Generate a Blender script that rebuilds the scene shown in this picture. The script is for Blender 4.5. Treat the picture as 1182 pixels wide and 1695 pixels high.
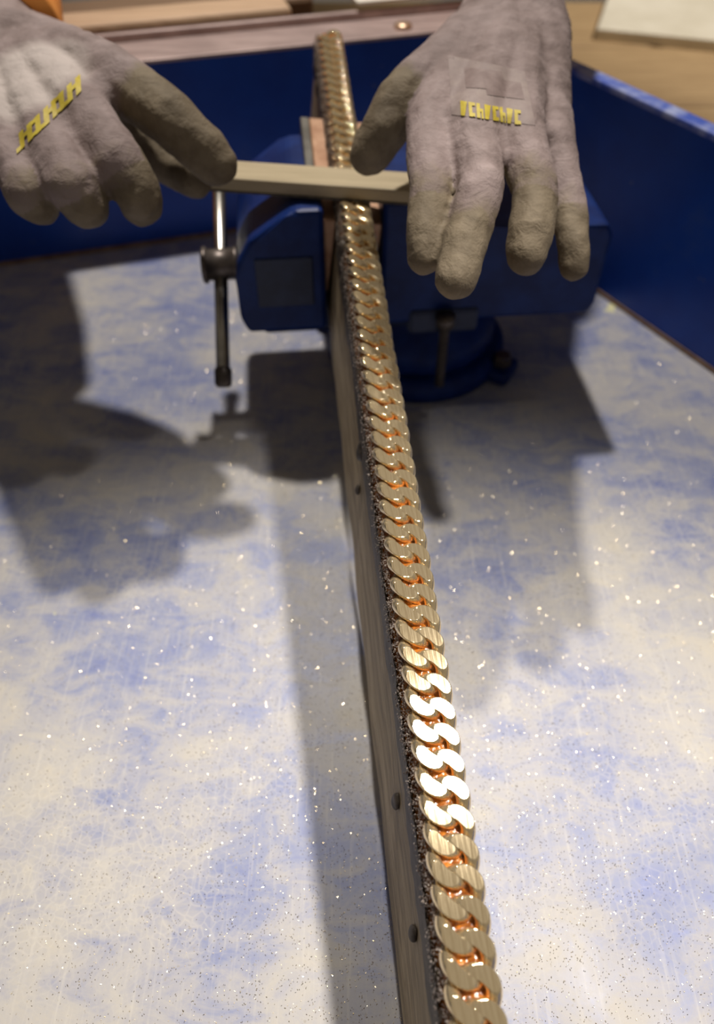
import bpy, bmesh, math, random
import numpy as np
from mathutils import Vector, Matrix, noise
from mathutils.bvhtree import BVHTree
random.seed(7)
scene = bpy.context.scene
col = scene.collection
for o in list(bpy.data.objects):
    bpy.data.objects.remove(o)

# ------------------------------------------------------------ camera, world, lamps, exposure
W, H, F = 1182, 1695, 1300.0
PITCH = math.radians(48.0)
CAMZ = 0.365
cam_d = bpy.data.cameras.new('camera')
cam = bpy.data.objects.new('camera', cam_d)
col.objects.link(cam)
cam.location = (0, 0, CAMZ)
cam.rotation_euler = (math.pi / 2 - PITCH, 0, 0)
cam_d.sensor_fit = 'VERTICAL'
cam_d.sensor_height = 36.0
cam_d.lens = F / H * 36.0
cam_d.clip_start = 0.01
cam_d.dof.use_dof = True
cam_d.dof.focus_distance = 0.30
cam_d.dof.aperture_fstop = 6.5
scene.camera = cam
FWD = Vector((0, math.cos(PITCH), -math.sin(PITCH)))
RGT = Vector((1, 0, 0))
UPV = RGT.cross(FWD)
CAM = Vector((0, 0, CAMZ))

def ray(px, py):
    return FWD + RGT * ((px - W / 2) / F) - UPV * ((py - H / 2) / F)
def at(px, py, z=0.0):
    d = ray(px, py)
    return CAM + d * ((z - CAMZ) / d.z)
def atd(px, py, depth):
    return CAM + ray(px, py) * depth

world = bpy.data.worlds.new('world')
scene.world = world
world.use_nodes = True
bg = world.node_tree.nodes['Background']
bg.inputs[0].default_value = (1.0, 0.86, 0.70, 1)
bg.inputs[1].default_value = 0.125

def spot(name, loc, aim, half_deg, blend, radius, power, color=(1, .94, .88)):
    l = bpy.data.lights.new(name, 'SPOT')
    l.energy = power
    l.color = color
    l.spot_size = math.radians(half_deg * 2)
    l.spot_blend = blend
    l.shadow_soft_size = radius
    o = bpy.data.objects.new(name, l)
    col.objects.link(o)
    o.location = loc
    o.rotation_euler = (Vector(aim) - Vector(loc)).to_track_quat('-Z', 'Y').to_euler()
    return o
# shaded lamps over the place: one beyond the vise, one right of the near end, plus an added, unseen fill that brightens the bench behind
spot('bench_lamp', (-.06, .94, 1.38), (.02, .52, 0), 22, .85, .034, 66)
spot('bench_lamp', (.54, .37, 1.60), (.02, -.05, 0), 16.5, .9, .050, 152)
spot('bench_fill_light', (.95, 1.0, 1.9), (.80, 1.42, 0), 23, .6, .10, 150)

vs = scene.view_settings
vs.view_transform = 'Standard'
vs.look = 'None'
vs.exposure = 0.0
vs.gamma = 1.0
vs.use_curve_mapping = False

# ------------------------------------------------------------ helpers
def new_obj(name, me, m=None, parent=None, smooth=False):
    o = bpy.data.objects.new(name, me)
    col.objects.link(o)
    if m is not None and not me.materials:
        me.materials.append(m)
    if parent:
        o.parent = parent
    if smooth:
        for p in me.polygons:
            p.use_smooth = True
    return o
def bm_obj(name, bm, m=None, parent=None, smooth=False):
    bmesh.ops.recalc_face_normals(bm, faces=bm.faces)
    me = bpy.data.meshes.new(name)
    bm.to_mesh(me)
    bm.free()
    return new_obj(name, me, m, parent, smooth)
def py_obj(name, v, f, m=None, parent=None, smooth=False):
    me = bpy.data.meshes.new(name)
    me.from_pydata([tuple(x) for x in v], [], f)
    me.update()
    return new_obj(name, me, m, parent, smooth)
def tag(o, label=None, cat=None, group=None, kind=None):
    if label: o['label'] = label
    if cat: o['category'] = cat
    if group: o['group'] = group
    if kind: o['kind'] = kind
    return o
def empty(name, loc=(0, 0, 0), rz=0.0):
    o = bpy.data.objects.new(name, None)
    col.objects.link(o)
    o.location = loc
    o.rotation_euler = (0, 0, rz)
    o.empty_display_size = .02
    return o
def box(bm, x0, x1, y0, y1, z0, z1, mat=None, bevel=0.0, seg=2):
    r = bmesh.ops.create_cube(bm, size=1)
    vv = r['verts']
    for v in vv:
        v.co = Vector(((x0 + x1) / 2 + v.co.x * (x1 - x0), (y0 + y1) / 2 + v.co.y * (y1 - y0), (z0 + z1) / 2 + v.co.z * (z1 - z0)))
    if bevel:
        ed = list({e for v in vv for e in v.link_edges})
        rr = bmesh.ops.bevel(bm, geom=ed, offset=bevel, segments=seg, affect='EDGES', profile=.5)
        vv = list({v for f in rr['faces'] for v in f.verts} | {v for v in vv if v.is_valid})
    if mat is not None:
        bmesh.ops.transform(bm, matrix=mat, verts=vv)
    return vv
def lathe(bm, prof, n=32, mat=None):
    """profile of (radius, z) closed on the axis, turned round z"""
    rings = []
    for r, z in prof:
        if r < 1e-6:
            rings.append([bm.verts.new((0, 0, z))])
        else:
            rings.append([bm.verts.new((r * math.cos(2 * math.pi * i / n), r * math.sin(2 * math.pi * i / n), z)) for i in range(n)])
    for a, b in zip(rings, rings[1:]):
        for i in range(n):
            j = (i + 1) % n
            if len(a) == 1 and len(b) == 1: continue
            if len(a) == 1: bm.faces.new((a[0], b[i], b[j]))
            elif len(b) == 1: bm.faces.new((a[i], a[j], b[0]))
            else: bm.faces.new((a[i], a[j], b[j], b[i]))
    vv = [v for r in rings for v in r]
    if mat is not None:
        bmesh.ops.transform(bm, matrix=mat, verts=vv)
    return vv
def prism(bm, prof, y0, y1, bevel=0.0):
    """profile of (x, z) pulled along y"""
    a = [bm.verts.new((x, y0, z)) for x, z in prof]
    b = [bm.verts.new((x, y1, z)) for x, z in prof]
    n = len(prof)
    fs = [bm.faces.new(a), bm.faces.new(list(reversed(b)))]
    for i in range(n):
        j = (i + 1) % n
        fs.append(bm.faces.new((a[j], a[i], b[i], b[j])))
    if bevel:
        ed = list({e for f in fs for e in f.edges})
        bmesh.ops.bevel(bm, geom=ed, offset=bevel, segments=2, affect='EDGES', profile=.5)
def frame_mat(o, x, y, z):
    return Matrix(((x.x, y.x, z.x, o.x), (x.y, y.y, z.y, o.y), (x.z, y.z, z.z, o.z), (0, 0, 0, 1)))
def axis_mat(a, b):
    z = (b - a).normalized()
    x = z.orthogonal().normalized()
    return frame_mat(a, x, z.cross(x), z)

# ------------------------------------------------------------ materials
class NT:
    def __init__(s, name):
        s.m = bpy.data.materials.new(name)
        s.m.use_nodes = True
        s.t = s.m.node_tree
        s.b = s.t.nodes['Principled BSDF']
    def n(s, typ, **kw):
        nd = s.t.nodes.new(typ)
        for k, v in kw.items():
            if k in nd.inputs: nd.inputs[k].default_value = v
            else: setattr(nd, k, v)
        return nd
    def l(s, a, b): s.t.links.new(a, b)
    def coord(s, scale=(1, 1, 1), loc=(0, 0, 0), rot=(0, 0, 0), src='Object'):
        c = s.n('ShaderNodeTexCoord')
        mp = s.n('ShaderNodeMapping')
        mp.inputs['Scale'].default_value = scale
        mp.inputs['Location'].default_value = loc
        mp.inputs['Rotation'].default_value = rot
        s.l(c.outputs[src], mp.inputs[0])
        return mp.outputs[0]
    def noise(s, v, scale, detail=4, rough=.55, dist=0.0):
        nd = s.n('ShaderNodeTexNoise', Scale=scale, Detail=detail, Roughness=rough, Distortion=dist)
        s.l(v, nd.inputs['Vector'])
        return nd.outputs['Fac']
    def ramp(s, f, stops):
        r = s.n('ShaderNodeValToRGB')
        e = r.color_ramp.elements
        while len(e) < len(stops): e.new(.5)
        for k, (p, c) in enumerate(stops):
            e[k].position = p
            e[k].color = c if len(c) == 4 else (*c, 1)
        s.l(f, r.inputs[0])
        return r.outputs[0]
    def mix(s, f, a, b, mode='MIX'):
        m = s.n('ShaderNodeMix', data_type='RGBA', blend_type=mode)
        for sock, v in ((m.inputs[0], f), (m.inputs[6], a), (m.inputs[7], b)):
            if hasattr(v, 'is_linked') or isinstance(v, bpy.types.NodeSocket): s.l(v, sock)
            elif isinstance(v, (int, float)): sock.default_value = v
            else: sock.default_value = (*v, 1)
        return m.outputs[2]
    def math(s, op, a, b=0.0):
        m = s.n('ShaderNodeMath', operation=op)
        for i, v in enumerate((a, b)):
            if isinstance(v, bpy.types.NodeSocket): s.l(v, m.inputs[i])
            else: m.inputs[i].default_value = v
        return m.outputs[0]
    def bump(s, h, strength=.3, dist=.001):
        b = s.n('ShaderNodeBump', Strength=strength, Distance=dist)
        s.l(h, b.inputs['Height'])
        s.l(b.outputs[0], s.b.inputs['Normal'])
    def set(s, color=None, rough=None, metal=None, spec=None, coat=None):
        def put(sock, v):
            if isinstance(v, bpy.types.NodeSocket): s.l(v, sock)
            elif isinstance(v, tuple): sock.default_value = (*v, 1)
            else: sock.default_value = v
        if color is not None: put(s.b.inputs['Base Color'], color)
        if rough is not None: put(s.b.inputs['Roughness'], rough)
        if metal is not None: put(s.b.inputs['Metallic'], metal)
        if spec is not None: put(s.b.inputs['Specular IOR Level'], spec)
        if coat is not None: put(s.b.inputs['Coat Weight'], coat)
        return s.m
def worn(name, c0, c1, scale=40, rough=.5, metal=0.0, bump=.15, stretch=(1, 1, 1), lo=.4, hi=.65, spec=None):
    t = NT(name)
    v = t.coord(stretch)
    f = t.noise(v, scale, 6, .6)
    t.set(t.ramp(f, [(lo, c0), (hi, c1)]), rough, metal, spec)
    if bump: t.bump(t.noise(v, scale * 5, 3), bump, .0006)
    return t.m

# ------------------------------------------------------------ the bar: place and frame (chain top line)
P0 = atd(787, 1640, .234)
P1 = atd(546, 47, .545)
DIR = (P1 - P0).normalized()
SIDE0 = Vector((DIR.y, -DIR.x, 0)).normalized()
UP0 = SIDE0.cross(DIR)
LEAN = math.radians(6.0)
def bar_frame(origin, lean):
    up = UP0 * math.cos(lean) + SIDE0 * math.sin(lean)
    return frame_mat(origin, up.cross(DIR) * -1, DIR, up)
NEAR = 0.075                                   # how far the bar runs on below the frame
ORG = P0 - DIR * NEAR
BLEN = (P1 - P0).length + NEAR
BAR = bar_frame(ORG, LEAN)

# ------------------------------------------------------------ the tray
def floor_mat():
    t = NT('dusty_blue_paint')
    v = t.coord()
    big = t.noise(v, 9.0, 5, .6, .4)
    mid = t.noise(t.coord((1, 1.7, 1), (3, 1, 0)), 34, 7, .7, .8)
    dust_and_near_far = t.math('ADD', t.math('MULTIPLY', big, .55), t.math('MULTIPLY', mid, .45))
    sx = t.n('ShaderNodeSeparateXYZ')
    t.l(v, sx.inputs[0])
    near_far = t.n('ShaderNodeMapRange')                 # creamier towards the near end, bluer towards the back
    for k_, v_ in (('From Min', -.62), ('From Max', -.05), ('To Min', .022), ('To Max', -.04)): near_far.inputs[k_].default_value = v_
    t.l(sx.outputs[1], near_far.inputs[0])
    dust_and_near_far = t.math('ADD', dust_and_near_far, near_far.outputs[0])
    vor = t.n('ShaderNodeTexVoronoi', Scale=230.0, feature='DISTANCE_TO_EDGE')
    wv = t.n('ShaderNodeVectorMath', operation='ADD')
    ns = t.n('ShaderNodeTexNoise', Scale=40.0, Detail=2.0)
    t.l(v, ns.inputs['Vector'])
    sc = t.n('ShaderNodeVectorMath', operation='SCALE', Scale=.012)
    t.l(ns.outputs['Color'], sc.inputs[0])
    t.l(v, wv.inputs[0]); t.l(sc.outputs[0], wv.inputs[1])
    t.l(wv.outputs[0], vor.inputs['Vector'])
    cells = t.ramp(vor.outputs['Distance'], [(.0, (1, 1, 1)), (.13, (0, 0, 0))])
    patch = t.ramp(t.noise(t.coord((1, 1, 1), (.4, 2.2, 0)), 11, 3), [(.47, (0, 0, 0)), (.62, (1, 1, 1))])
    cells = t.math('MULTIPLY', cells, t.math('MULTIPLY', patch, .26))
    base = t.ramp(dust_and_near_far, [(.36, (.16, .19, .37)), (.44, (.255, .275, .385)), (.50, (.36, .355, .385)), (.57, (.43, .41, .385)), (.68, (.50, .455, .37))])
    c = t.mix(cells, base, (.60, .56, .48))
    # scratches, chips of bare primer, specks
    sp = t.ramp(t.noise(t.coord((1, 1, 1), (9, 0, 0)), 420, 2, .5), [(.66, (0, 0, 0)), (.72, (1, 1, 1))])
    c = t.mix(t.math('MULTIPLY', sp, .5), c, (.30, .27, .22))
    st = t.noise(t.coord((60, 3, 1), (0, 0, 0), (0, 0, .5)), 8, 3)
    c = t.mix(t.ramp(st, [(.55, (0, 0, 0)), (.8, (.4, .4, .4))]), c, (.6, .57, .5))
    chip = t.ramp(t.noise(t.coord((1, 1, 1), (5, 7, 0)), 30, 2), [(.745, (0, 0, 0)), (.76, (1, 1, 1))])
    c = t.mix(chip, c, (.62, .60, .36))
    t.set(c, t.ramp(mid, [(.3, (.42,) * 3), (.7, (.62,) * 3)]), 0.0, .4)
    t.bump(t.math('ADD', t.noise(v, 160, 4), t.math('MULTIPLY', cells, .6)), .16, .0006)
    return t.m
def wall_mat(name='blue_wall_paint'):
    t = NT(name)
    v = t.coord()
    f = t.noise(v, 14, 5, .6)
    c = t.ramp(f, [(.35, (.003, .040, .29)), (.6, (.005, .058, .37)), (.75, (.03, .08, .33))])
    s = t.ramp(t.noise(t.coord((1, 1, 1), (2, 5, 1)), 70, 3), [(.71, (0, 0, 0)), (.75, (1, 1, 1))])
    c = t.mix(t.math('MULTIPLY', s, .6), c, (.16, .17, .24))
    t.set(c, .42, 0, .4)
    t.bump(t.noise(v, 60, 4), .12, .001)
    return t.m
M_floor = floor_mat()
M_wall = wall_mat()
M_edge = worn('chipped_blue_rim', (.05, .10, .45), (.33, .38, .62), 60, .5)
M_flange = worn('bare_pinkish_steel', (.36, .27, .25), (.52, .40, .37), 22, .45, .3, .1, (1, 4, 1))
M_rust = worn('rust_brown_seam', (.16, .09, .05), (.30, .19, .11), 60, .7)

WALLH = .146
b0, b1 = at(0, 440), at(390, 384)
r0, r1 = at(984, 481), at(1182, 618)
bdir = (b1 - b0).normalized()
rdir = (r1 - r0).normalized()
def isect(p, d, q, e):
    k = ((q.x - p.x) * e.y - (q.y - p.y) * e.x) / (d.x * e.y - d.y * e.x)
    return p + d * k
corner = isect(b0, bdir, r0, rdir)
left_c = b0 - bdir * .30
front_r = corner + rdir * .72
ldir = Vector((.16, -1, 0)).normalized()
front_l = left_c + ldir * (left_c.y + .30) / -ldir.y
front_r2 = Vector((front_r.x, front_r.y, 0))
tray = empty('metal_tray', (corner + left_c) / 2)
tag(tray, 'large blue painted steel tray with dusty scratched bottom and upright walls', 'tray')
TI = Matrix.Translation(-tray.location)
poly = [left_c, corner, front_r2, front_l]
bm = bmesh.new()
top = [bm.verts.new(p) for p in poly]
bot = [bm.verts.new(p + Vector((0, 0, -.003))) for p in poly]
bm.faces.new(top); bm.faces.new(bot)
for i in range(4):
    j = (i + 1) % 4
    bm.faces.new((top[i], top[j], bot[j], bot[i]))
bmesh.ops.transform(bm, matrix=TI, verts=bm.verts)
bm_obj('tray_bottom', bm, M_floor, tray)
def wall(name, p, q, h, m, th=.003, rim=None):
    d = (q - p).normalized()
    out = Vector((-d.y, d.x, 0))               # outward for this winding (left of travel)
    mm = TI @ frame_mat(p, d, out, Vector((0, 0, 1)))
    L = (q - p).length
    bm = bmesh.new()
    box(bm, 0, L, 0, th, -.003, h, mm)
    w = bm_obj(name, bm, m, tray)
    bm = bmesh.new()
    box(bm, 0, L, -.0012, .0, 0.0, .0035, mm)
    bm_obj('seam', bm, M_rust, w)
    if rim:
        bm = bmesh.new()
        box(bm, -.004, L + .004, -.001, rim, h, h + .005, mm, .0012)
        bm_obj('rolled_rim', bm, M_edge, w)
    return w, mm, L
wall('right_wall', corner, front_r2, WALLH, M_wall, rim=.012)
wall('front_wall', front_r2, front_l, WALLH * .55, M_wall, rim=.012)
wall('left_wall', front_l, left_c, WALLH, M_wall, rim=.012)
wb, mmb, Lb = wall('back_wall', left_c, corner, WALLH, M_wall)
bm = bmesh.new()
box(bm, 0, Lb + .02, 0.0, .046, WALLH, WALLH + .003, mmb, .0008)
fl = bm_obj('rim_flange', bm, M_flange, wb)
bm = bmesh.new()
box(bm, 0, Lb + .02, .046, .052, WALLH - .01, WALLH + .009, mmb, .001)
bm_obj('flange_lip', bm, M_flange, wb)
# bolt head on the flange
M_bolt = worn('brass_bolt', (.50, .33, .20), (.72, .52, .36), 80, .35, .8)
pb = at(667, 46, WALLH + .003)
bm = bmesh.new()
lathe(bm, [(0, 0), (.0075, 0), (.0075, .002), (.006, .0035), (0, .004)], 20, TI @ Matrix.Translation(pb))
bm_obj('bolt', bm, M_bolt, fl, True)

# ------------------------------------------------------------ bench, rail and things behind the tray
def plank_mat(name, c0, c1):
    t = NT(name)
    v = t.coord((2, 26, 8))
    f = t.noise(v, 6, 6, .65, .6)
    t.set(t.ramp(f, [(.3, c0), (.7, c1)]), .65)
    t.bump(f, .2, .001)
    return t.m
M_bench = plank_mat('tan_bench_wood', (.30, .19, .085), (.50, .34, .17))
M_rail = plank_mat('pale_rail_wood', (.42, .28, .17), (.60, .42, .27))
M_dark = worn('dark_workshop_floor', (.020, .016, .013), (.045, .036, .03), 6, .8)
bench = empty('workbench', (.3, .7, -.90))
tag(bench, 'tan plank workbench carrying the blue tray', 'workbench')
npl = 9
for i in range(npl):
    y0 = -.42 + i * .20
    bm = bmesh.new()
    x1 = 1.75 if y0 < 1.5 else 1.4
    box(bm, -1.05 - .3, x1 - .3, y0 - .7, y0 + .197 - .7, .90 - .045, .90 - .0032, None, .003)
    bm_obj('plank', bm, M_bench, bench)
for sx in (-.95, 1.55):
    for sy in (-.36, 1.30):
        bm = bmesh.new()
        box(bm, sx - .3 - .04, sx - .3 + .04, sy - .7 - .04, sy - .7 + .04, 0, .855, None, .004)
        bm_obj('leg', bm, M_bench, bench)
bm = bmesh.new()
box(bm, -3, 3, -2.5, 4, -.92, -.90)
tag(bm_obj('floor', bm, M_dark), kind='structure')

# rail behind the back flange
bm = bmesh.new()
box(bm, -.30, Lb * .80, .060, .100, 0.0, WALLH + .013, frame_mat(left_c, bdir, Vector((-bdir.y, bdir.x, 0)), Vector((0, 0, 1))), .004)
tag(bm_obj('timber_rail', bm, M_rail), 'pale timber rail standing behind the back flange of the tray', 'rail')
bm = bmesh.new()
box(bm, -.34, Lb * .84, .103, .150, 0.0, WALLH + .008, frame_mat(left_c, bdir, Vector((-bdir.y, bdir.x, 0)), Vector((0, 0, 1))), .004)
tag(bm_obj('timber_rail', bm, plank_mat('brown_rail_wood', (.16, .10, .055), (.27, .17, .10))), 'darker brown timber rail pressed behind the pale rail', 'rail')

M_cream = worn('cream_card', (.66, .60, .46), (.76, .70, .56), 14, .7)
q0, q1 = at(985, 62, 0), at(1182, 82, 0)
qd = (q1 - q0).normalized()
qb = Vector((-qd.y, qd.x, 0))
bm = bmesh.new()
box(bm, 0, .62, 0, .58, 0, .014, Matrix.Translation(q0 - Vector((0, 0, .0031))) @ Matrix.Rotation(math.atan2(qd.y, qd.x), 4, 'Z'), .0015)
tag(bm_obj('cardboard_sheet', bm, M_cream), 'thick cream cardboard sheet lying on the bench beyond the blue tray wall', 'cardboard')
s0 = at(592, 9, WALLH + .0135)
bm = bmesh.new()
box(bm, 0, .135, 0, .05, 0, .0025, frame_mat(s0, bdir, Vector((-bdir.y, bdir.x, 0)), Vector((0, 0, 1))), .0004)
tag(bm_obj('paper_sheet', bm, worn('white_paper', (.75, .72, .62), (.82, .80, .70), 20, .7)), 'white folded paper lying on the timber rails', 'paper')

# ------------------------------------------------------------ the board
def board_mat():
    t = NT('grey_brown_board')
    v = t.coord((9, 1.0, 9))
    f = t.noise(v, 14, 7, .7, 1.2)
    g = t.noise(t.coord((40, 2.0, 60)), 9, 4, .7, .5)
    c = t.ramp(f, [(.30, (.13, .096, .055)), (.5, (.32, .245, .145)), (.70, (.48, .38, .24))])
    c = t.mix(t.ramp(g, [(.56, (0, 0, 0)), (.70, (.8, .8, .8))]), c, (.06, .05, .04))
    t.set(c, .55, 0, .35)
    t.bump(t.math('ADD', f, g), .55, .0012)
    return t.m
BH, BT = .074, .0172
board = empty('clamped_board')
board.matrix_world = BAR
tag(board, 'long narrow grey-brown board clamped on edge in the vise under the gold chain', 'board')
ZT = -.0098                                    # board top below the filed faces of the chain
n = 150
vb, fb = [], []
for i in range(n + 1):
    y = BLEN * i / n
    w = .0006 * noise.noise((y * 22, 1, 0)) + .0004 * noise.noise((y * 80, 3, 0))
    w2 = .0008 * noise.noise((y * 30, 7, 0))
    c = .0012
    for x, z in ((-BT / 2 + c, ZT), (BT / 2 - c, ZT), (BT / 2, ZT - c), (BT / 2, ZT - BH + c), (BT / 2 - c, ZT - BH), (-BT / 2 + c, ZT - BH + w2),
                 (-BT / 2 + w2, ZT - BH + c), (-BT / 2 + w, ZT - BH * .5), (-BT / 2 + w * .5, ZT - c)):
        vb.append((x, y, z))
k = 9
for i in range(n):
    for j in range(k):
        a, b_ = i * k + j, i * k + (j + 1) % k
        fb.append((a, b_, b_ + k, a + k))
fb.append(tuple(range(k))[::-1]); fb.append(tuple(range(n * k, n * k + k)))
py_obj('plank', vb, fb, board_mat(), board)

# dark brown strip along the upper left face with an uneven lower edge
def dark_brown_mat():
    t = NT('dark_brown')
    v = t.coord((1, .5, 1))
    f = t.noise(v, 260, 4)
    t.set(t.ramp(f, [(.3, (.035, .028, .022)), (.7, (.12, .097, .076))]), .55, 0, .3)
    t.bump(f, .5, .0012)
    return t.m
M_dkbrown = dark_brown_mat()
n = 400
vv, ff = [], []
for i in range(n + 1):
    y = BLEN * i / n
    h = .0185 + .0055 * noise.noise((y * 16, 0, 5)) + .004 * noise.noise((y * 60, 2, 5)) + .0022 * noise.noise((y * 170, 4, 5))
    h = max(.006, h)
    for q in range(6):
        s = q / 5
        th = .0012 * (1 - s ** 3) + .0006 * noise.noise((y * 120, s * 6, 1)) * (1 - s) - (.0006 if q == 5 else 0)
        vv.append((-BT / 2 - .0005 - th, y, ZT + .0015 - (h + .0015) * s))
for i in range(n):
    for q in range(5):
        a = i * 6 + q
        ff.append((a, a + 6, a + 7, a + 1))
py_obj('dark_band', vv, ff, M_dkbrown, board, True)
# drips on the left face, set where the photo shows them
BI = BAR.inverted()
def on_left_face(px, py):
    d = BI.to_3x3() @ ray(px, py)
    o = BI @ CAM
    k = (-BT / 2 - .0008 - o.x) / d.x
    return o + d * k
for px, py, r in ((598, 750, .0042), (592, 812, .0022), (655, 1326, .0030), (683, 1546, .0028), (570, 470, .0045), (566, 420, .005), (527, 150, .004), (525, 118, .005)):
    p = on_left_face(px, py)
    p.z = min(p.z, ZT - .002)
    bm = bmesh.new()
    bmesh.ops.create_icosphere(bm, subdivisions=3, radius=r)
    for v in bm.verts:
        v.co.x *= .55
        if v.co.z > 0: v.co.z *= 1.9
        v.co *= 1 + .25 * noise.noise(v.co * 300 + p * 50)
        v.co += p
    bm_obj('pitch_drip', bm, M_dkbrown, board, True)

# amber pitch bed under the chain
def amber_mat():
    t = NT('amber_pitch')
    v = t.coord()
    f = t.noise(v, 190, 4, .6)
    t.set(t.ramp(f, [(.30, (.06, .020, .006)), (.44, (.28, .085, .012)), (.60, (.58, .20, .025)), (.74, (.80, .40, .11))]), .14, 0, .6)
    t.b.inputs['Subsurface Weight'].default_value = .25
    t.b.inputs['Subsurface Radius'].default_value = (.004, .0015, .0004)
    t.b.inputs['Subsurface Scale'].default_value = .5
    t.bump(t.noise(v, 420, 3), .45, .0012)
    return t.m
M_amber = amber_mat()
n, mcol = 420, 18
vv, ff = [], []
for i in range(n + 1):
    y = BLEN * i / n
    for j in range(mcol + 1):
        s = j / mcol * 2 - 1
        e = abs(s) ** 5
        x = s * (.0089 + .0006 * noise.noise((y * 130, s * 2, 2)))
        z = -.0036 - .0052 * e + .0013 * noise.noise((y * 210, s * 4, 9)) + .0006 * noise.noise((y * 600, s * 9, 3))
        if j in (0, mcol): z = ZT - .002
        vv.append((x, y, z))
for i in range(n):
    for j in range(mcol):
        a = i * (mcol + 1) + j
        ff.append((a, a + 1, a + mcol + 2, a + mcol + 1))
bed = py_obj('amber_pitch_bed', vv, ff, M_amber, board, True)
bed['label'] = 'glossy amber pitch holding the chain'

# speckled crust of filings and pitch along both edges of the chain
M_crust = worn('speckled_crust', (.14, .08, .05), (.74, .66, .58), 900, .3, .45, .3, lo=.38, hi=.60)
v, f = [], []
rnd = random.Random(3)
octa = [Vector((1, 0, 0)), Vector((-1, 0, 0)), Vector((0, 1, 0)), Vector((0, -1, 0)), Vector((0, 0, 1)), Vector((0, 0, -1))]
ofc = [(0, 2, 4), (2, 1, 4), (1, 3, 4), (3, 0, 4), (2, 0, 5), (1, 2, 5), (3, 1, 5), (0, 3, 5)]
for i in range(13000):
    y = rnd.uniform(0, BLEN)
    u = rnd.random()
    if u < .80:
        a = rnd.random()
        bulge = .0007 * noise.noise((y * 120, 0, 3)) + .0005 * noise.noise((y * 400, 0, 3))
        x, z = -.0081 - .0024 * a - bulge + rnd.gauss(0, .0003), -.0040 - .0078 * a * a + rnd.gauss(0, .0005)
    elif u < .84: x, z = .0088 + abs(rnd.gauss(0, .0004)), -.0062 - rnd.random() * .0045
    else: x, z = rnd.uniform(-.0072, .0072), -.0036 + rnd.uniform(-.0004, .0006)
    r = rnd.uniform(.00016, .00046) * (1.7 if rnd.random() < .05 else 1)
    c = Vector((x, y, z))
    k = len(v)
    for o_ in octa:
        v.append(c + o_ * r * rnd.uniform(.6, 1.3))
    f += [tuple(k + a for a in q) for q in ofc]
cr = py_obj('filings_crust', v, f, M_crust, board)
cr['kind'] = 'stuff'

# ------------------------------------------------------------ the gold chain
def gold_mat():
    t = NT('brushed_gold')
    g = t.n('ShaderNodeNewGeometry')
    v = t.coord((1100, 60, 60))
    st = t.noise(v, 1.0, 3, .6)
    v2 = t.coord((1, 1, 1))
    bl = t.noise(v2, 900, 2)
    c = t.ramp(st, [(.30, (.76, .58, .33)), (.62, (.96, .79, .50))])
    t.set(c, t.ramp(st, [(.3, (.055,) * 3), (.7, (.10,) * 3)]), .85)
    t.bump(t.math('ADD', st, t.math('MULTIPLY', bl, .2)), .05, .0003)
    return t.m
M_gold = gold_mat()
PITCHL = .0093
RA, RB, RC, RW, PH = .0064, .0060, .0024, .00264, math.radians(-4)
def link_mesh(cut, name):
    """one curb link: a twisted oval ring of thick wire whose two high lobes are filed flat"""
    nu, nv = 52, 18
    def cen(t): return Vector((RA * math.cos(t), RB * math.sin(t), RC * math.sin(2 * t + PH)))
    ztop = RC + RW * cut
    bm = bmesh.new()
    vs_ = []
    for i in range(nu):
        t = 2 * math.pi * i / nu
        c = cen(t)
        tg = (cen(t + .01) - cen(t - .01)).normalized()
        out = Vector((math.cos(t) / RA, math.sin(t) / RB, 0)).normalized()
        out = (out - tg * out.dot(tg)).normalized()
        up = tg.cross(out)
        if up.z < 0: up = -up
        vs_.append([bm.verts.new(c + (out * math.cos(2 * math.pi * j / nv) + up * math.sin(2 * math.pi * j / nv)) * RW) for j in range(nv)])
    for i in range(nu):
        for j in range(nv):
            k2, j2 = (i + 1) % nu, (j + 1) % nv
            bm.faces.new((vs_[i][j], vs_[i][j2], vs_[k2][j2], vs_[k2][j]))
    bmesh.ops.bisect_plane(bm, geom=bm.verts[:] + bm.edges[:] + bm.faces[:], plane_co=(0, 0, ztop), plane_no=(0, 0, 1), clear_outer=True)
    ed = [e for e in bm.edges if e.is_boundary]
    caps = bmesh.ops.edgeloop_fill(bm, edges=ed)['faces']
    rim = list({e for f in caps for e in f.edges})
    bmesh.ops.bevel(bm, geom=rim, offset=.00022, segments=2, affect='EDGES', profile=.5)
    bmesh.ops.recalc_face_normals(bm, faces=bm.faces)
    bmesh.ops.translate(bm, verts=bm.verts, vec=(0, 0, -ztop))
    me = bpy.data.meshes.new(name)
    bm.to_mesh(me); bm.free()
    me.materials.append(M_gold)
    for p in me.polygons: p.use_smooth = len(p.vertices) < 10
    return me
variants = [link_mesh(c, 'link') for c in (.20, .30, .42, .60)]
chain = empty('curb_chain')
chain.matrix_world = BAR
tag(chain, 'thick gold curb chain with filed flat links bedded in amber pitch', 'chain')
nl = int((BLEN - .004) / PITCHL)
for i in range(nl):
    y = .003 + RB + i * PITCHL
    if y > BLEN + .004: break
    s = y / BLEN
    k = 0 if s < .52 else 1 if s < .66 else 2 if s < .80 else 3
    o = bpy.data.objects.new('link', variants[k])
    col.objects.link(o)
    o.parent = chain
    o.location = (random.uniform(-.00012, .00012), y, random.uniform(-.00012, .00006) - .0002 * k)
    o.rotation_euler = (random.gauss(0, .009), random.gauss(0, .012), random.gauss(0, .02))

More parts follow.
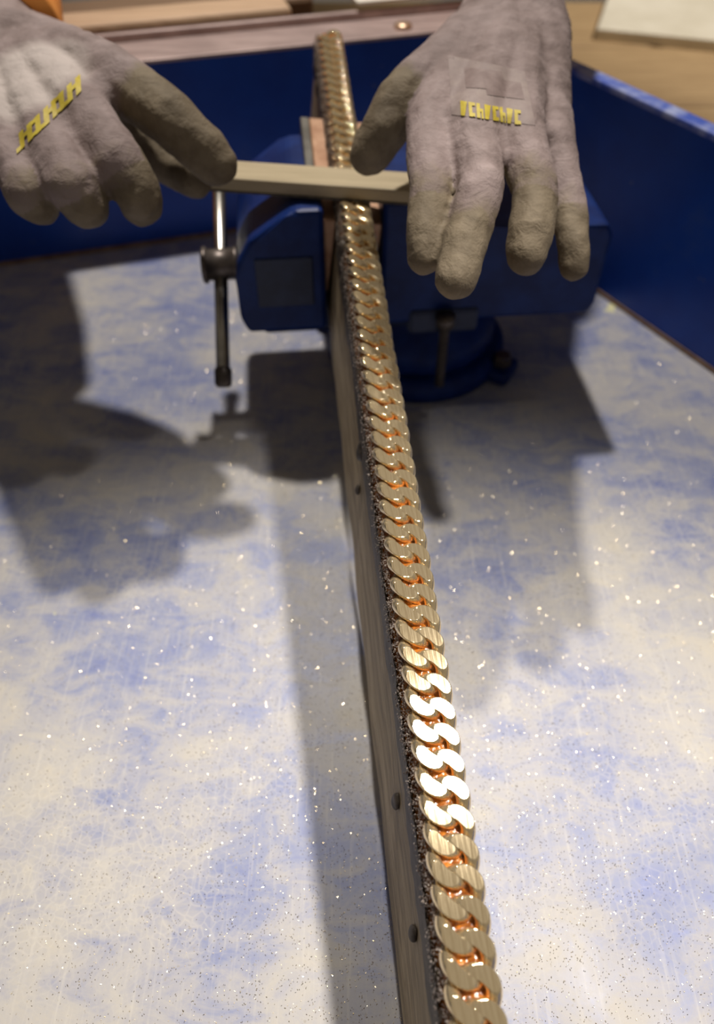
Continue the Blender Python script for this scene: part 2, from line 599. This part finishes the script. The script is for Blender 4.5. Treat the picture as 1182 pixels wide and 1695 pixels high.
# ------------------------------------------------------------ bench vise
M_vise = worn('blue_vise_enamel', (.002, .015, .10), (.005, .028, .16), 50, .45, 0, .12, spec=.25)
M_vised = worn('dark_blue_vise_casting', (.006, .013, .045), (.014, .025, .075), 60, .5, 0, .2)
M_steel = worn('handle_steel', (.36, .34, .30), (.56, .53, .47), 60, .26, 1.0, .05)
M_dsteel = worn('dark_oily_steel', (.075, .062, .055), (.17, .14, .12), 60, .4, .7, .15)
M_jaw = worn('worn_copper_jaw', (.40, .22, .13), (.58, .36, .23), 70, .4, .5, .15)
VY = .468
kk = (VY - ORG.y) / DIR.y
vc = ORG + DIR * kk
yaw = math.atan2(-DIR.x, DIR.y)
vise = empty('bench_vise', (vc.x, VY, 0.0), yaw)
tag(vise, 'blue cast bench vise on a round swivel base gripping the board', 'vise')
bm = bmesh.new()
BX, BYV = .052, .026
prof = [(0, 0), (.066, 0), (.067, .004), (.066, .013), (.060, .016), (0, .016)]
lathe(bm, prof, 48, Matrix.Translation((BX, BYV, 0)))
bp_ = bm_obj('swivel_base', bm, M_vise, vise, True)
for a in (-.6, -2.3, 1.0, 2.6):
    bm = bmesh.new()
    m4 = Matrix.Translation((BX, BYV, 0)) @ Matrix.Rotation(a, 4, 'Z')
    box(bm, .052, .080, -.013, .013, 0, .011, m4, .004)
    lug = bm_obj('mounting_lug', bm, M_vise, vise)
    bm = bmesh.new()
    lathe(bm, [(0, .011), (.007, .011), (.007, .017), (.0055, .019), (0, .019)], 6, m4 @ Matrix.Translation((.070, 0, 0)))
    bm_obj('anchor_bolt', bm, M_dsteel, lug)
bm = bmesh.new()
lathe(bm, [(0, .016), (.056, .016), (.058, .022), (.057, .036), (.050, .043), (.044, .060), (.047, .082), (0, .082)], 48, Matrix.Translation((BX, BYV, 0)))
bm_obj('turntable', bm, M_vise, vise, True)
# lock bolt in front with bracket
bm = bmesh.new()
box(bm, .033, .078, -.050, -.030, .066, .084, None, .003)
bm_obj('lock_bracket', bm, M_vised, vise)
bm = bmesh.new()
lathe(bm, [(0, .028), (.0033, .028), (.0033, .076), (.0062, .076), (.0062, .083), (0, .083)], 16, Matrix.Translation((.0555, -.054, 0)))
lb = bm_obj('lock_bolt', bm, M_dsteel, vise, True)
# fixed body right of the board
bm = bmesh.new()
prism(bm, [(.0150, .074), (.150, .074), (.153, .081), (.154, .128), (.150, .135), (.052, .136), (.046, .150), (.040, .155), (.0150, .155)], -.048, .056, .0028)
bm_obj('fixed_jaw_body', bm, M_vise, vise)
# sliding bar below jaws
bm = bmesh.new()
box(bm, -.060, .050, -.020, .028, .052, .084, None, .003)
bm_obj('slide_bar', bm, M_vised, vise)
# movable jaw
bm = bmesh.new()
prism(bm, [(-.0185, .073), (-.0185, .152), (-.034, .152), (-.040, .149), (-.062, .135), (-.070, .122), (-.072, .110), (-.072, .083), (-.068, .073)], -.048, .056, .0030)
mj = bm_obj('movable_jaw', bm, M_vise, vise)
bm = bmesh.new()
box(bm, -.060, -.026, -.0492, -.0475, .092, .124, None, .0006)
bm_obj('maker_plate', bm, M_vised, mj)
# jaw liners lie flat against the leaning board
def liner(name, x0, x1, v0, v1, z0, z1, m):
    bm = bmesh.new()
    loc = BI @ Vector((vc.x, VY, vc.z))
    box(bm, x0, x1, loc.y + v0, loc.y + v1, z0, z1, vise.matrix_basis.inverted() @ BAR, .0008)
    return bm_obj(name, bm, m, vise)
liner('jaw_liner', -BT / 2 - .0105, -BT / 2 - .0014, -.046, .058, -.064, -.0125, M_jaw)
liner('jaw_liner', BT / 2 + .0004, BT / 2 + .0088, -.046, .058, -.064, -.0135, M_jaw)
liner('jaw_backing', -BT / 2 - .0165, -BT / 2 - .0108, -.044, .056, -.058, -.0110, M_steel)
# screw hub and handle
hub = Vector((-.0865, .450, .100))
VI = vise.matrix_basis.inverted()
hl = VI @ hub
bm = bmesh.new()
mx = Matrix.Translation(hl) @ Matrix.Rotation(math.pi / 2, 4, 'Y')
lathe(bm, [(0, -.0115), (.0105, -.0115), (.0115, -.0105), (.0115, -.0085), (.0098, -.008), (.0098, .008), (.0110, .009), (.0110, .011), (0, .011)], 32, mx)
lathe(bm, [(.0065, .010), (.0065, .030)], 24, mx)
bm_obj('screw_head', bm, M_dsteel, vise, True)
ra, rb = Vector((-.0858, .399, .046)), Vector((-.0870, .494, .147))
la, lbv = VI @ ra, VI @ rb
L = (lbv - la).length
bm = bmesh.new()
lathe(bm, [(0, 0), (.0042, 0), (.0044, .001), (.0044, L), (0, L)], 24, axis_mat(la, lbv))
hd = bm_obj('handle_bar', bm, M_steel, vise, True)
for s_ in (0, L - .008):
    bm = bmesh.new()
    lathe(bm, [(0, -.003), (.0040, -.003), (.0055, -.001), (.0057, .008), (.0044, .010), (0, .010)], 24, axis_mat(la, lbv) @ Matrix.Translation((0, 0, s_)))
    bm_obj('handle_cap', bm, M_dsteel, hd, True)

# ------------------------------------------------------------ sanding stick
M_stick = plank_mat('pale_stick_wood', (.40, .32, .19), (.56, .46, .29))
ZS = None
cx = at(582, 292, .172)
kk = (cx.y - ORG.y) / DIR.y
zt = (ORG + DIR * kk).z + .0006
sa, sb = at(385, 291, zt + .0045), at(690, 312, zt + .0045)
sd = (sb - sa).normalized()
sn = Vector((0, 0, 1)); sn = (sn - sd * sn.dot(sd)).normalized()
st = empty('sanding_stick')
st.matrix_world = frame_mat((sa + sb) / 2, sd, sn.cross(sd), sn)
tag(st, 'pale flat wooden sanding stick laid across the chain between both gloves', 'stick')
bm = bmesh.new(); box(bm, -.088, .078, -.0115, .0115, -.0036, .0040, None, .0012); bm_obj('wood_core', bm, M_stick, st)
bm = bmesh.new(); box(bm, -.070, .074, -.0118, .0118, -.0043, -.0036); bm_obj('abrasive_strip', bm, worn('grey_abrasive', (.10, .09, .08), (.16, .14, .12), 300, .9), st)

# ------------------------------------------------------------ gloved hands
def glove_mat():
    t = NT('dipped_work_glove')
    at_ = t.n('ShaderNodeAttribute', attribute_name='coat')
    v = t.coord()
    f = t.noise(v, 55, 4, .6)
    knit = t.noise(v, 900, 2)
    fold = t.noise(t.coord((1, 1, 1), (3, 3, 3)), 130, 3, .6, 1.0)
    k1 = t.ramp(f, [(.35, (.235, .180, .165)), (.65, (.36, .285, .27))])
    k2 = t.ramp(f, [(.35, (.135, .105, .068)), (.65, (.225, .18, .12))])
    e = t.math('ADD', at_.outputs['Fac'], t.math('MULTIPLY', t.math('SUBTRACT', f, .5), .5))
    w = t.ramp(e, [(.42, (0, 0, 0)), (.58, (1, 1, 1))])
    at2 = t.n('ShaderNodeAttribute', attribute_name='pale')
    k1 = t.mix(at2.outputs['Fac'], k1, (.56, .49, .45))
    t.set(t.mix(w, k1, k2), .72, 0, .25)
    t.bump(t.math('ADD', t.math('ADD', f, t.math('MULTIPLY', fold, .6)), t.math('MULTIPLY', knit, .10)), .5, .003)
    return t.m
M_glove = glove_mat()

def capsule(bm, p, q, r, s):
    tmp = bmesh.new()
    for c, rad in ((p, r), (q, s)):
        bmesh.ops.create_icosphere(tmp, subdivisions=2, radius=rad, matrix=Matrix.Translation(c))
    res = bmesh.ops.convex_hull(tmp, input=tmp.verts)
    junk = [g for g in res['geom_interior'] if isinstance(g, bmesh.types.BMVert)]
    if junk: bmesh.ops.delete(tmp, geom=junk, context='VERTS')
    me = bpy.data.meshes.new('tmp')
    tmp.to_mesh(me); tmp.free()
    bm.from_mesh(me)
    bpy.data.meshes.remove(me)

def build_hand(chains, pairs, palm_dir, coat_from, pale=None, voxel=.0016):
    """chains: lists of (px, py, depth, radius mm); returns the glove mesh in world space"""
    bm = bmesh.new()
    pts = {}
    for nme, ch in chains.items():
        w = [(atd(a, b, d), r / 1000) for a, b, d, r in ch]
        pts[nme] = w
        for (p, r), (q, s) in zip(w, w[1:]):
            capsule(bm, p, q, r, s)
    for (n1, i1), (n2, i2), r in pairs:
        capsule(bm, pts[n1][i1][0], pts[n2][i2][0], r / 1000, r / 1000)
    me = bpy.data.meshes.new('hand_raw')
    bm.to_mesh(me); bm.free()
    o = bpy.data.objects.new('hand_raw', me)
    col.objects.link(o)
    rm = o.modifiers.new('r', 'REMESH'); rm.mode = 'VOXEL'; rm.voxel_size = voxel
    sm = o.modifiers.new('s', 'SMOOTH'); sm.factor = .5; sm.iterations = 5
    dg = bpy.context.evaluated_depsgraph_get()
    dg.update()
    out = bpy.data.meshes.new_from_object(o.evaluated_get(dg))
    bpy.data.objects.remove(o)
    # soft folds across the cloth
    nv = len(out.vertices)
    co = np.empty(nv * 3, np.float32); out.vertices.foreach_get('co', co); co = co.reshape(-1, 3)
    no = np.empty(nv * 3, np.float32); out.vertices.foreach_get('normal', no); no = no.reshape(-1, 3)
    dsp = np.array([.0009 * noise.noise(c * 70) + .0005 * noise.noise(c * 170) for c in (Vector(q) for q in co)], np.float32)
    co = co + no * dsp[:, None]
    out.vertices.foreach_set('co', co.ravel())
    out.update()
    ca = out.attributes.new('coat', 'FLOAT', 'POINT')
    pa = out.attributes.new('pale', 'FLOAT', 'POINT')
    fing = []
    for nme in ('index', 'middle', 'ring', 'little', 'thumb'):
        w = pts[nme]
        tot = sum((b[0] - a[0]).length for a, b in zip(w, w[1:]))
        acc = 0
        for a, b in zip(w, w[1:]):
            l = (b[0] - a[0]).length
            fing.append((a[0], b[0], acc / tot, (acc + l) / tot, nme, (a[1] + b[1]) / 2))
            acc += l
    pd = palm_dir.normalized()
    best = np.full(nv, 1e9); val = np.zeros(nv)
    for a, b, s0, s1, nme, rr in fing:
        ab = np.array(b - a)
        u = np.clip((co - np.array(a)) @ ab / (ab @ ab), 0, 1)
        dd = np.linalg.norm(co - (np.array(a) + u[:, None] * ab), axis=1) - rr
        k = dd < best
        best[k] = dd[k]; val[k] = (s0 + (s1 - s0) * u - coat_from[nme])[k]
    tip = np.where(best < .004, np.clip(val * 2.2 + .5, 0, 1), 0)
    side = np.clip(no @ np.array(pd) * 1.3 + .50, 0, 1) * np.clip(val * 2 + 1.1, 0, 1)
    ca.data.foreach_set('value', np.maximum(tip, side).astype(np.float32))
    if pale:
        pv = np.clip(1 - (np.linalg.norm(co - np.array(pale[0]), axis=1) - pale[1]) / .012, 0, 1)
        pa.data.foreach_set('value', pv.astype(np.float32))
    for p in out.polygons: p.use_smooth = True
    return out, pts

def decal(bvh, outline, off=.0005, res=None):
    """thin printed film on the glove surface, laid out as a grid between four photo points"""
    (ax, ay), (bx, by), (cx_, cy_), (dx, dy) = outline
    nu, nv = res or (14, 8)
    v, ok, f = [], [], []
    for j in range(nv + 1):
        for i in range(nu + 1):
            s, t = i / nu, j / nv
            px = (ax * (1 - s) + bx * s) * (1 - t) + (dx * (1 - s) + cx_ * s) * t
            py = (ay * (1 - s) + by * s) * (1 - t) + (dy * (1 - s) + cy_ * s) * t
            hit = bvh.ray_cast(CAM, ray(px, py).normalized())
            if hit[0] is None:
                v.append((0, 0, 0)); ok.append(False)
            else:
                nn = hit[1] if hit[1].dot(ray(px, py)) < 0 else -hit[1]
                v.append(hit[0] + nn * off); ok.append(True)
    for j in range(nv):
        for i in range(nu):
            q = (j * (nu + 1) + i, j * (nu + 1) + i + 1, (j + 1) * (nu + 1) + i + 1, (j + 1) * (nu + 1) + i)
            if all(ok[k] for k in q): f.append(q)
    return v, f
def decal_obj(name, me, quads, m, parent, off, res):
    V, Fc = [], []
    bvh = BVHTree.FromPolygons([v.co.copy() for v in me.vertices], [tuple(p.vertices) for p in me.polygons])
    for q in quads:
        v, f = decal(bvh, q, off, res)
        b = len(V)
        V += v
        Fc += [tuple(k + b for k in ff_) for ff_ in f]
    return py_obj(name, V, Fc, m, parent, True)

M_yellow = worn('yellow_print', (.52, .40, .03), (.66, .53, .06), 120, .6)
M_palep = worn('faded_print', (.285, .222, .205), (.35, .28, .25), 120, .7)
M_inkp = worn('faded_brown_ink', (.225, .165, .15), (.29, .22, .20), 140, .7)
M_orange = worn('orange_sleeve_cloth', (.85, .28, .04), (.95, .38, .08), 30, .8)
M_hem = worn('yellow_hem', (.58, .42, .04), (.70, .55, .08), 90, .8)

def tube(bm, pts, n=28, cap=True):
    rings = []
    for i, (p, r) in enumerate(pts):
        d = (pts[min(i + 1, len(pts) - 1)][0] - pts[max(i - 1, 0)][0]).normalized()
        x = Vector((1, 0, 0)); x = (x - d * x.dot(d)).normalized()
        y = d.cross(x)
        rings.append([bm.verts.new(p + (x * math.cos(2 * math.pi * k / n) + y * math.sin(2 * math.pi * k / n)) * r) for k in range(n)])
    for a, b in zip(rings, rings[1:]):
        for k in range(n):
            j = (k + 1) % n
            bm.faces.new((a[k], a[j], b[j], b[k]))
    if cap:
        bm.faces.new(rings[0]); bm.faces.new(rings[-1])

# hand on the right of the picture
R = {
    'arm': [(905, -260, .66, 39), (872, -110, .53, 34), (848, 0, .455, 29)],
    'wl': [(848, 0, .455, 27), (800, 60, .436, 19), (735, 170, .395, 14)],
    'wr': [(848, 0, .455, 27), (892, 60, .440, 18), (905, 190, .402, 13)],
    'index': [(800, 60, .436, 17), (712, 205, .381, 13), (712, 320, .354, 9.6), (703, 390, .347, 9.0), (702, 426, .347, 8.4)],
    'middle': [(835, 60, .432, 17), (783, 210, .371, 13.5), (797, 312, .349, 10.6), (770, 405, .339, 10.4), (754, 460, .336, 9.4)],
    'ring': [(860, 60, .436, 17), (858, 220, .374, 13), (886, 315, .357, 10.6), (880, 385, .350, 10.6), (872, 422, .350, 9.8)],
    'little': [(888, 70, .440, 16), (914, 238, .388, 11.5), (942, 335, .375, 8.4), (949, 402, .368, 7.8), (949, 440, .368, 7.2)],
    'thumb': [(800, 50, .440, 17), (740, 110, .415, 17), (672, 160, .403, 14), (636, 215, .402, 12.6), (612, 256, .408, 11)],
}
pairsR = [(('index', 1), ('middle', 1), 10), (('middle', 1), ('ring', 1), 10), (('ring', 1), ('little', 1), 9), (('index', 1), ('thumb', 1), 10)]
palm = Vector((-.15, .25, -1.0))
meR, ptR = build_hand(R, pairsR, palm, {'index': .80, 'middle': .82, 'ring': .78, 'little': .82, 'thumb': .66})
gr = empty('gloved_hand', ptR['arm'][0][0])
tag(gr, 'hand in pinkish grey work glove with spread fingers and thumb on the stick', 'hand')
GI = Matrix.Translation(-gr.location)
def finish_hand(root, me, GI):
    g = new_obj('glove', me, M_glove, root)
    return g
g = finish_hand(gr, meR, GI)
prints = [decal_obj('print_patch', meR, [((742, 92), (868, 118), (886, 208), (748, 190))], M_palep, g, .0002, (24, 16))]
prints.append(decal_obj('print_emblem', meR, [((768, 112), (830, 120), (838, 150), (772, 146)), ((800, 128), (862, 138), (868, 166), (806, 158))], M_inkp, g, .0004, (10, 8)))
q = []
for i in range(8):
    x = 763 + i * 12.6
    y = 168 + i * 2.1
    q.append(((x, y), (x + 5.5, y + .8), (x + 7, y + 25), (x + 1.5, y + 24)))
    if i % 3 == 0: q.append(((x + 5, y + 1), (x + 10.5, y + 2), (x + 7.5, y + 25), (x + 3, y + 24)))
    elif i % 3 == 1: q += [((x + 5, y + .8), (x + 10.5, y + 1.6), (x + 11, y + 7), (x + 5, y + 6)), ((x + 5, y + 18), (x + 11, y + 19), (x + 11.5, y + 25), (x + 6, y + 24))]
    else: q += [((x + 5, y + 9), (x + 10.5, y + 10), (x + 11, y + 15), (x + 5, y + 14)), ((x + 8, y + 12), (x + 11, y + 12), (x + 12, y + 26), (x + 9, y + 26))]
prints.append(decal_obj('yellow_lettering', meR, q, M_yellow, g, .0006, (2, 6)))
bm = bmesh.new()
a0, a1 = ptR['arm'][1][0], ptR['arm'][0][0]
dd = (a1 - a0).normalized()
b0_ = a0 - dd * .030
tube(bm, [(b0_, .0375), (b0_ + dd * .004, .0395), (b0_ + dd * .010, .0385)], 36, False)
prints.append(bm_obj('cuff_hem', bm, M_hem, gr, True))
bm = bmesh.new()
e1 = a0 + dd * .40
tube(bm, [(b0_ + dd * .008, .040), (b0_ + dd * .06, .045), (a1, .050), (e1, .058)], 36)
prints.append(bm_obj('sleeve', bm, M_orange, gr, True))
for o in [g] + prints:
    o.data.transform(GI)

# hand on the left of the picture
Lh = {
    'arm': [(-95, -260, .68, 40), (-34, -60, .54, 34), (6, 84, .452, 28)],
    'wl': [(6, 84, .452, 26), (95, 95, .438, 19), (185, 120, .410, 14)],
    'wr': [(6, 84, .452, 26), (-10, 150, .428, 20), (25, 255, .392, 13)],
    'index': [(82, 95, .438, 17), (195, 132, .408, 15.5), (282, 196, .398, 14.2), (335, 247, .402, 12.8), (358, 272, .406, 11.4)],
    'middle': [(50, 90, .440, 18), (138, 190, .394, 14.5), (196, 268, .381, 13.2), (228, 320, .386, 12), (234, 338, .396, 10.8)],
    'ring': [(25, 100, .440, 18), (82, 235, .388, 14), (118, 305, .374, 12.8), (140, 338, .380, 11.4), (146, 345, .390, 10.5)],
    'little': [(0, 110, .440, 17), (25, 265, .388, 12.5), (44, 318, .378, 11), (62, 338, .383, 10), (70, 340, .392, 9.4)],
    'thumb': [(60, 100, .452, 17), (160, 140, .448, 16), (228, 200, .446, 13.6), (282, 272, .440, 12), (322, 296, .430, 10.8)],
}
pairsL = [(('index', 1), ('middle', 1), 11), (('middle', 1), ('ring', 1), 11.5), (('ring', 1), ('little', 1), 10.5), (('index', 1), ('thumb', 1), 10)]
meL, ptL = build_hand(Lh, pairsL, Vector((.45, .30, -.9)), {'index': .60, 'middle': .84, 'ring': .88, 'little': .88, 'thumb': .55},
                      pale=(atd(52, 140, .40), .024))
gl = empty('gloved_hand', ptL['arm'][0][0])
tag(gl, 'hand in grey work glove pinching the stick end, orange sleeve behind', 'hand')
GI = Matrix.Translation(-gl.location)
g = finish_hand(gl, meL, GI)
prints = []
q = []
for i in range(8):
    s = i / 7
    x = 124 - s * 92
    y = 132 + s * 90
    q.append(((x, y), (x + 8, y - 8), (x + 11, y + 20), (x + 3, y + 28)))
    if i % 3 == 1: q.append(((x + 3, y + 20), (x - 5, y + 27), (x - 4, y + 34), (x + 3, y + 28)))
    elif i % 3 == 2: q += [((x, y + 1), (x - 6, y + 7), (x - 5, y + 13), (x + 1, y + 7)), ((x + 3, y + 20), (x - 4, y + 27), (x - 4, y + 33), (x + 3, y + 27))]
    else: q.append(((x + 1, y + 7), (x - 6, y + 14), (x - 5, y + 20), (x + 2, y + 14)))
prints.append(decal_obj('yellow_lettering', meL, q, M_yellow, g, .0006, (2, 6)))
bm = bmesh.new()
a0, a1 = ptL['arm'][1][0], ptL['arm'][0][0]
dd = (a1 - a0).normalized()
b0_ = ptL['arm'][2][0] + dd * .012
tube(bm, [(b0_, .0350), (b0_ + dd * .006, .0370), (b0_ + dd * .07, .045), (a1, .052), (a0 + dd * .40, .060)], 36)
prints.append(bm_obj('sleeve', bm, M_orange, gl, True))
for o in [g] + prints:
    o.data.transform(GI)

# ------------------------------------------------------------ gold filings on the tray bottom
M_file = worn('gold_filings', (.75, .58, .30), (.95, .85, .62), 500, .25, 1.0, 0)
v, f = [], []
for i in range(46000):
    t = random.random()
    yy = -.05 + .60 * (random.random() ** 1.15)
    cxl = ORG.x + (yy - ORG.y) * DIR.x / DIR.y
    xx = cxl + random.gauss(0, .10) if random.random() < .75 else random.uniform(-.32, .30)
    p = Vector((xx, yy, 0))
    if (p - corner).dot(Vector((-rdir.y, rdir.x, 0))) > -.006 or (p - b0).dot(Vector((-bdir.y, bdir.x, 0))) > -.006: continue
    ln = random.uniform(.00010, .00034) * (1.6 if random.random() < .06 else 1)
    wd = random.uniform(.00008, .00016)
    a = random.uniform(0, math.pi)
    u = Vector((math.cos(a), math.sin(a), random.gauss(0, .35))).normalized()
    w = Vector((-math.sin(a), math.cos(a), random.gauss(0, .45))).normalized()
    c = Vector((xx, yy, .00028))
    k = len(v)
    v += [c - u * ln - w * wd, c + u * ln - w * wd * .4, c + u * ln * .8 + w * wd, c - u * ln * .7 + w * wd * .8]
    f.append((k, k + 1, k + 2, k + 3))
tag(py_obj('gold_filings', v, f, M_file), 'fine gold filings scattered over the blue tray bottom', 'filings', kind='stuff')
